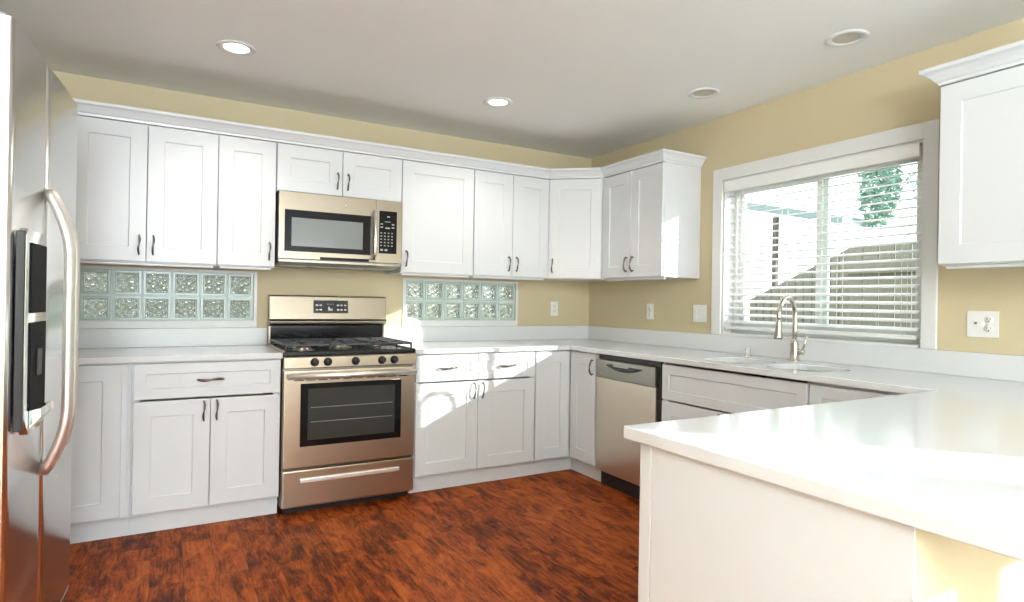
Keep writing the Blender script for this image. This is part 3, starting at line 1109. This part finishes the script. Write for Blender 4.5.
for k in range(4):
    add_box(bm, (-.022 + k * .012, -.0052, .016), (-.014 + k * .012, -.0041, .019), 0, 1, Rb)
obj('button_print', bm, M['print'], dp)

# ------------------------------------------------------------------ microwave
MX0, MW_ = -2.568, .752
mw = thing('microwave', 'stainless over-the-range microwave hanging under the short wall cabinet', 'microwave', (MX0 + MW_ / 2, 0, 1.42))
h2 = MW_ / 2
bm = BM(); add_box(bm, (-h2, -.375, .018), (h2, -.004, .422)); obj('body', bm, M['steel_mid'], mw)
# lower hood lip, chamfered towards the front
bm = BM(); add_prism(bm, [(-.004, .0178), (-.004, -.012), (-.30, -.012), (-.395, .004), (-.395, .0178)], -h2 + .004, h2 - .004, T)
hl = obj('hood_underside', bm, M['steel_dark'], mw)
for s in (-1, 1):
    bm = BM(); add_box(bm, (s * (h2 - .20), -.30, -.0165), (s * (h2 - .03), -.24, -.0122)); obj('hood_lamp', bm, M['greyplastic'], hl)
for s in (-1, 1):
    bm = BM(); add_box(bm, (s * .085 - .075, -.30, -.0165), (s * .085 + .075, -.08, -.0122)); obj('grease_filter', bm, M['greyplastic'], hl)
# door
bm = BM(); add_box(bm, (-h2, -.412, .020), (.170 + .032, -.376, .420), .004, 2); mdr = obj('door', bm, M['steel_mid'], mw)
bm = BM(); add_box(bm, (-.345, -.4145, .066), (.168, -.4123, .312), .001, 1); mf = obj('window_frame', bm, M['soft_black'], mdr)
bm = BM(); add_box(bm, (-.306, -.4156, .098), (.118, -.4147, .266)); obj('window_glass', bm, M['mwglass'], mdr)
bm = BM(); add_tube(bm, [(.187, -.438, .040), (.187, -.450, .07), (.187, -.452, .19), (.187, -.450, .31), (.187, -.438, .342)], .0115, 12)
for zz in (.055, .327):
    add_tube(bm, [(.187, -.445, zz), (.187, -.411, zz)], .009, 10)
obj('handle', bm, M['chrome'], mdr)
bm = BM(); add_lathe(bm, [(0, .001), (.009, .001), (.009, 0)], (.010, -.4120, .365), (0, -1, 0), 16); obj('badge', bm, M['chrome'], mdr)
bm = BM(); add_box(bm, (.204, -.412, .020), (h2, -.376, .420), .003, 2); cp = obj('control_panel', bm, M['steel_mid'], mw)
bm = BM(); add_box(bm, (.222, -.4145, .082), (.338, -.4123, .352), .001, 1); kb = obj('keypad', bm, M['soft_black'], cp)
bm = BM()
add_box(bm, (.272, -.4153, .312), (.290, -.4147, .320))
for kx in (.238, .312):
    for kz in (.268, .248):
        add_box(bm, (kx - .008, -.4153, kz - .004), (kx + .008, -.4147, kz + .004))
add_box(bm, (.258, -.4153, .282), (.295, -.4147, .286)); add_box(bm, (.262, -.4153, .240), (.292, -.4147, .248))
for r_ in range(5):
    for c_ in range(4):
        add_box(bm, (.236 + c_ * .0235 - .005, -.4153, .212 - r_ * .020 - .0035), (.236 + c_ * .0235 + .005, -.4147, .212 - r_ * .020 + .0035))
for kx in (.240, .268):
    add_box(bm, (kx - .009, -.4153, .098), (kx + .009, -.4147, .110))
obj('key_print', bm, M['greyplastic'], kb)
bm = BM(); add_box(bm, (-.14, -.4137, .0235), (.16, -.4117, .040), .0005, 1); obj('grip_slot', bm, M['soft_black'], mdr)

# ------------------------------------------------------------------ dishwasher  (local x along the wall run, front at -y)
dw = thing('dishwasher', 'stainless dishwasher with dark control strip under the window wall counter', 'dishwasher', (-.02, -.930, 0), -PI / 2)
W = .602
bm = BM(); add_box(bm, (.006, -.585, .10), (W, -.03, .872)); obj('tub', bm, M['blackplastic'], dw)
bm = BM(); add_box(bm, (.010, -.612, .105), (W - .030, -.586, .715), .004, 2); obj('door', bm, M['steel_v'], dw)
bm = BM()
add_box(bm, (.010, -.617, .718), (W - .030, -.586, .838), .006, 2)
cpn = obj('control_panel', bm, M['steel_dark'], dw)
bm = BM()
pts = []
for k in range(13):
    t_ = -1 + 2 * k / 12
    pts.append((.285 + t_ * .17, .775 + .030 * t_ * t_))
poly = pts + [(.285 + .17, .812), (.285 + .05, .812), (.285 + .04, .802), (.285 - .10, .802), (.285 - .11, .818), (.285 - .17, .812)]
add_prism(bm, [(p[0], p[1]) for p in poly], 0, .0015, Matrix(((1, 0, 0, 0), (0, 0, -1, -.6172), (0, 1, 0, 0), (0, 0, 0, 1))))
obj('pocket_handle', bm, M['black'], cpn)
bm = BM()
for k in range(4):
    add_box(bm, (.44 + k * .022, -.6182, .745), (.45 + k * .022, -.6174, .750))
add_box(bm, (.05, -.6182, .745), (.085, -.6174, .751))
obj('button_print', bm, M['greyplastic'], cpn)
bm = BM(); add_box(bm, (.014, -.575, .839), (W - .034, -.45, .873)); obj('top_vent', bm, M['blackplastic'], dw)
box('toe_kick', (.012, -.565, .003), (W - .01, -.548, .104), M['blackplastic'], dw)
box('side_gap_strip', (W - .028, -.600, .105), (W - .004, -.586, .873), M['blackplastic'], dw)  # black strip stands in for the dark gap beside the door

# ------------------------------------------------------------------ refrigerator
FH = 1.978
FA = math.radians(90 - 3.96)       # front direction: local -y faces the room's +x
# local frame: x runs from the near edge towards the back wall, front towards local -y
p_near = Vector((-3.510, -2.004, 0)); p_far = Vector((-3.456, -1.095, 0))
rotf = math.atan2(p_far.y - p_near.y, p_far.x - p_near.x)
fr = thing('refrigerator', 'tall stainless side-by-side refrigerator at the left edge of the kitchen', 'refrigerator', p_near, rotf)
FWd = (p_far - p_near).length
SEAM = .395
bm = BM(); add_box(bm, (.004, .075, .031), (FWd - .004, .72, FH - .02), .006, 2); obj('body', bm, M['greyplastic'], fr)


def bowed_door(name, xa, xb, z0, z1, bulge, parent):
    b = BM()
    n = 18
    front = []
    for k in range(n + 1):
        t_ = -1 + 2 * k / n
        x = (xa + xb) / 2 + t_ * (xb - xa) / 2
        e = max(0, (abs(t_) - .93) / .07)
        y = -bulge * (1 - t_ * t_) + .006 * e * e
        front.append((x, y))
    poly = front + [(xb, .070), (xa, .070)]
    lo = [b.verts.new((x, y, z0)) for x, y in poly]
    hi = [b.verts.new((x, y, z1)) for x, y in poly]
    m = len(poly)
    for i in range(m):
        f = b.faces.new((lo[i], lo[(i + 1) % m], hi[(i + 1) % m], hi[i]))
        f.smooth = i < n
    b.faces.new(list(reversed(lo))); b.faces.new(hi)
    return obj(name, b, M['fridge'], parent)


fz = bowed_door('freezer_door', .0, SEAM - .003, .032, FH, .002, fr)
fd = bowed_door('fridge_door', SEAM + .003, FWd, .032, FH, .003, fr)


def fridge_handle(x, parent, lean):
    pts, ra, rb = [], [], []
    z0, z1 = .612, 1.552
    n = 40
    for k in range(n + 1):
        t_ = k / n
        z = z0 + (z1 - z0) * t_
        s = min(1.0, min(t_, 1 - t_) / .235)
        out = .010 + .066 * math.sin(s * PI / 2) ** .9
        side = lean * math.sin(s * PI / 2) * .018
        pts.append((x + side, -out, z)); ra.append(.020); rb.append(.016)
    b = BM()
    add_tube(b, pts, rb, 14, ry=ra)
    for z in (z0 + .004, z1 - .004):
        add_tube(b, [(x, .004, z), (x, -.012, z)], .013, 12)
    obj('handle', b, M['satin'], parent)


fridge_handle(SEAM - .020, fz, -1)
fridge_handle(SEAM + .020, fd, 1)
# dispenser on the freezer door
dx0, dx1, dz0_, dz1_ = .050, .275, .792, 1.398
bm = BM()
fo = -.030
# frame made as a ring
ring_o = [(dx0, dz0_ + .05), (dx0 + .05, dz0_), (dx1 - .03, dz0_), (dx1, dz0_ + .03), (dx1, dz1_ - .02), (dx1 - .02, dz1_), (dx0 + .02, dz1_), (dx0, dz1_ - .02)]
add_prism(bm, ring_o, 0, .022, Matrix(((1, 0, 0, 0), (0, 0, -1, -.006), (0, 1, 0, 0), (0, 0, 0, 1))))
df = obj('dispenser', bm, M['chrome'], fz, bevel=.003)
bm = BM(); add_box(bm, (dx0 + .045, -.0315, 1.150), (dx1 - .008, -.0285, 1.358), .003, 2); obj('display', bm, M['recess'], df)
bm = BM(); add_box(bm, (dx0 - .006, -.026, dz0_ + .02), (dx0 + .004, -.004, dz1_ - .01), .002, 1); obj('dispenser_trim', bm, M['blackplastic'], df)
bm = BM(); add_box(bm, (dx0 + .045, -.0315, .862), (dx1 - .004, -.0285, 1.122), .003, 2); obj('recess', bm, M['recess'], df)
bm = BM(); add_prism(bm, [(-.029, .862), (-.056, .868), (-.058, .845), (-.029, .808)], dx0 + .05, dx1 - .02, T); obj('drip_tray', bm, M['chrome'], df)
bm = BM(); add_box(bm, (.16, -.038, .96), (.20, -.0318, 1.04), .003, 2); obj('paddle', bm, M['blackplastic'], df)
bm = BM(); add_box(bm, (.01, .004, .004), (FWd - .01, .05, .030)); obj('base_grille', bm, M['greyplastic'], fr)
bm = BM(); add_box(bm, (.01, .02, FH - .019), (.09, .12, FH + .012), .004, 1); add_box(bm, (FWd - .09, .02, FH - .019), (FWd - .01, .12, FH + .012), .004, 1)
obj('hinge_cover', bm, M['greyplastic'], fr)


# ------------------------------------------------------------------ outlets and switches
def plate(name, label, cat, loc, rot, w_, gangs):
    t = thing(name, label, cat, loc, rot, None)
    bm = BM(); add_box(bm, (-w_ / 2, -.006, -.058), (w_ / 2, -.0008, .058), .002, 2); obj('cover_plate', bm, M['plate'], t)
    for gx, kind in gangs:
        if kind == 'duplex':
            for zz in (.020, -.020):
                bm = BM(); add_lathe(bm, [(0, .0022), (.0165, .0022), (.0175, 0)], (gx, -.006, zz), (0, -1, 0), 20)
                ro = obj('receptacle', bm, M['plate'], t)
                bm = BM()
                add_box(bm, (gx - .0075, -.0088, zz), (gx - .0055, -.0080, zz + .010)); add_box(bm, (gx + .0055, -.0088, zz), (gx + .0075, -.0080, zz + .010))
                add_lathe(bm, [(0, .0006), (.003, .0006), (.003, 0)], (gx, -.0082, zz - .007), (0, -1, 0), 10)
                obj('slots', bm, M['slot'], ro)
        elif kind == 'toggle':
            bm = BM(); add_box(bm, (gx - .006, -.0075, -.013), (gx + .006, -.006, .013)); tg = obj('switch_bezel', bm, M['plate'], t)
            bm = BM(); add_box(bm, (gx - .004, -.016, .0), (gx + .004, -.0072, .010), .001, 1); obj('toggle', bm, M['slot'], tg)
        else:
            bm = BM(); add_box(bm, (gx - .017, -.0085, -.034), (gx + .017, -.006, .034), .001, 1); obj('rocker', bm, M['plate'], t)
    return t


plate('wall_outlet', 'single white outlet on the back wall right of the glass blocks', 'outlet', (-.358, 0, 1.158), 0, .072, [(0, 'duplex')])
plate('wall_outlet', 'single white outlet on the window wall near the corner', 'outlet', (0, -.758, 1.153), -PI / 2, .072, [(0, 'duplex')])
plate('light_switch', 'double white rocker switch plate just left of the window', 'switch', (0, -1.240, 1.150), -PI / 2, .116, [(-.024, 'rocker'), (.024, 'rocker')])
plate('light_switch', 'white plate with a toggle switch and an outlet, right of the window under the cabinet', 'switch', (0, -2.870, 1.142), -PI / 2, .118, [(-.024, 'toggle'), (.024, 'duplex')])

# ------------------------------------------------------------------ recessed ceiling lights
for (lx, ly, lit, lab) in ((-2.850, -.885, True, 'lit round recessed downlight nearest the refrigerator'),
                           (-1.373, -.866, True, 'lit round recessed downlight above the range side of the corner'),
                           (-.440, -1.650, False, 'unlit round recessed downlight farther from the camera, near the window wall'),
                           (-.446, -2.505, False, 'unlit round recessed downlight in front of the window, larger in view')):
    t = thing('recessed_light', lab, 'ceiling light', (lx, ly, CEIL), 0, 'recessed downlights')
    bm = BM(); add_lathe(bm, [(.058, -.002), (.062, -.006), (.080, -.007), (.090, -.003), (.091, -.0005)], seg=32); obj('trim_ring', bm, M['trim'], t)
    bm = BM(); add_lathe(bm, [(.0, -.0035), (.045, -.0035), (.0585, -.0015)] if lit else [(0, -.0015), (.0585, -.0012)], seg=28)
    obj('lens', bm, M['lamp'] if lit else M['lampoff'], t)
    if lit:
        d = bpy.data.lights.new('downlight', 'SPOT')
        d.energy = 12; d.spot_size = math.radians(130); d.spot_blend = .6; d.shadow_soft_size = .05; d.color = (1, .95, .86)
        l = bpy.data.objects.new('downlight', d); C.objects.link(l); l.parent = t; l.location = (0, 0, -.03)

# ------------------------------------------------------------------ outside
bm = BM()
for a, b in [((-20, .16, -.25), (20, 20, -.2)), ((.16, -20, -.25), (20, .16, -.2)), ((-20, -20, -.25), (.16, YF - .16, -.2)), ((-20, YF - .16, -.25), (XL - .16, .16, -.2))]:
    add_box(bm, a, b)
tag(obj('yard_ground', bm, M['ground']), 'bare grey-brown yard ground outside the window', 'ground', kind='structure')


def fence(label, pts, z_of, z0=-.2, board=.14):
    """board fence along a straight line pts[0] -> pts[1]; z_of(t) top height"""
    a, b = Vector(pts[0]), Vector(pts[1])
    t = thing('fence', label, 'fence', (a.x, a.y, 0))
    d = (b - a); Ln = d.length; d.normalize()
    n = int(Ln / board)
    nrm = Vector((d.y, -d.x))
    bm = BM()
    for k in range(n):
        s0, s1 = k * board + .006, (k + 1) * board - .006
        zt0, zt1 = z_of(s0 / Ln), z_of(s1 / Ln)
        c = []
        for s, zt in ((s0, zt0), (s1, zt1)):
            for off in (0, .02):
                p = d * s + nrm * off
                c.append((p, zt))
        vlo = [bm.verts.new((p.x, p.y, z0)) for p, z in c]
        vhi = [bm.verts.new((p.x, p.y, z)) for p, z in c]
        for q in ((0, 1, 3, 2),):
            bm.faces.new([vlo[i] for i in q]); bm.faces.new([vhi[i] for i in q])
        for i, j in ((0, 1), (1, 3), (3, 2), (2, 0)):
            bm.faces.new((vlo[i], vlo[j], vhi[j], vhi[i]))
    obj('boards', bm, M['fence'], t)
    bm = BM()
    zm = min(z_of(0), z_of(1))
    for zz in (.25, zm - .25):
        p0 = nrm * .02; p1 = d * Ln + nrm * .02; p2 = d * Ln + nrm * .06; p3 = nrm * .06
        add_prism(bm, [(p0.x, p0.y), (p1.x, p1.y), (p2.x, p2.y), (p3.x, p3.y)], zz, zz + .09)
    obj('rails', bm, M['fence'], t)
    return t


fence('weathered grey board fence outside the window, level stretch on the right', ((2.5, -.755), (2.5, -3.4)), lambda t_: 1.775)
fence('weathered grey board fence outside the window, stretch sloping down to the left', ((2.5, -.75), (2.5, .38)), lambda t_: 1.775 - .50 * t_, board=.094)
fence('grey board fence added behind the glass blocks to cut the bright sky', ((-6.0, 1.6), (1.2, 1.6)), lambda t_: 2.0 - .25 * t_)  # added backdrop, darkens the centres of the glass blocks

pt = thing('patio_cover', 'pale patio roof with a dark post beyond the left half of the window', 'patio cover', (4.0, 1.2, -.2))
bm = BM()
add_prism(bm, [(-.95, 2.42), (2.6, 3.32), (2.6, 3.43), (-.95, 2.52)], 0, 2.6, Matrix(((0, 0, 1, 0), (1, 0, 0, 0), (0, 1, 0, 0), (0, 0, 0, 1))))
obj('roof', bm, M['roofpale'], pt)
bm = BM(); add_box(bm, (.0, -.03, .0), (.06, .03, 2.64)); obj('post', bm, M['postwood'], pt)
bm = BM(); add_box(bm, (.0, 2.36, .0), (.09, 2.45, 3.30)); obj('post', bm, M['postwood'], pt)


def leaves(bm, c, rad, n, size):
    for _ in range(n):
        while True:
            p = Vector([random.uniform(-1, 1) for _ in range(3)])
            if p.length < 1: break
        p = Vector((c[0] + p.x * rad[0], c[1] + p.y * rad[1], c[2] + p.z * rad[2]))
        s = size * random.uniform(.6, 1.3)
        u = Vector([random.uniform(-1, 1) for _ in range(3)]).normalized()
        v = u.orthogonal().normalized()
        v = Matrix.Rotation(random.uniform(0, 6.28), 3, u) @ v
        wv = u.cross(v)
        q = [p - u * s, p + v * s * .35 + wv * s * .08, p + u * s, p - v * s * .35 + wv * s * .08]
        vv = [bm.verts.new(x) for x in q]
        bm.faces.new(vv)


tr = thing('tree', 'leafy tree with a hanging branch beyond the right half of the window', 'tree', (4.9, -1.75, -.2))
bm = BM()
add_tube(bm, [(0, 0, 0), (.05, .05, 1.2), (0, .1, 2.4), (-.05, .3, 3.3), (-.1, .8, 3.8), (-.2, 1.6, 3.7), (-.3, 1.9, 3.2)], [.14, .12, .10, .08, .05, .035, .015], 10)
add_tube(bm, [(0, .1, 2.4), (.2, -.5, 3.4), (.2, -.9, 4.2)], [.08, .06, .03], 8)
add_tube(bm, [(-.1, .8, 3.8), (0, 1.3, 4.3), (.1, 2.2, 4.4)], [.045, .035, .015], 8)
obj('trunk', bm, M['bark'], tr)
bm = BM()
leaves(bm, (-.3, 1.90, 2.98), (.25, .25, .60), 1700, .045)
leaves(bm, (-.3, 1.80, 3.6), (.4, .36, .3), 900, .05)
leaves(bm, (-.2, 1.42, 3.1), (.3, .2, .5), 150, .045)
leaves(bm, (-.2, 2.45, 3.42), (.3, .35, .13), 200, .045)
leaves(bm, (0, .6, 4.0), (.8, .9, .5), 1200, .07)
leaves(bm, (.2, -.9, 4.3), (.9, .9, .7), 1500, .08)
obj('foliage', bm, M['leaf'], tr)

nh = thing('shade_house', 'unseen stucco house with a grey gable roof, added to shade the lower window', 'house', (7.6, -7.4, -.2))  # out-of-view house, added so its eave cuts the low sun
bm = BM(); add_box(bm, (-1.3, -2.4, 0), (1.3, 2.4, 4.0)); obj('walls', bm, M['stucco'], nh)
bm = BM(); add_prism(bm, [(-1.6, 4.02), (1.6, 4.02), (0, 4.75)], -2.55, 2.55, Matrix(((1, 0, 0, 0), (0, 0, 1, 0), (0, 1, 0, 0), (0, 0, 0, 1)))); obj('roof', bm, M['shingle'], nh)
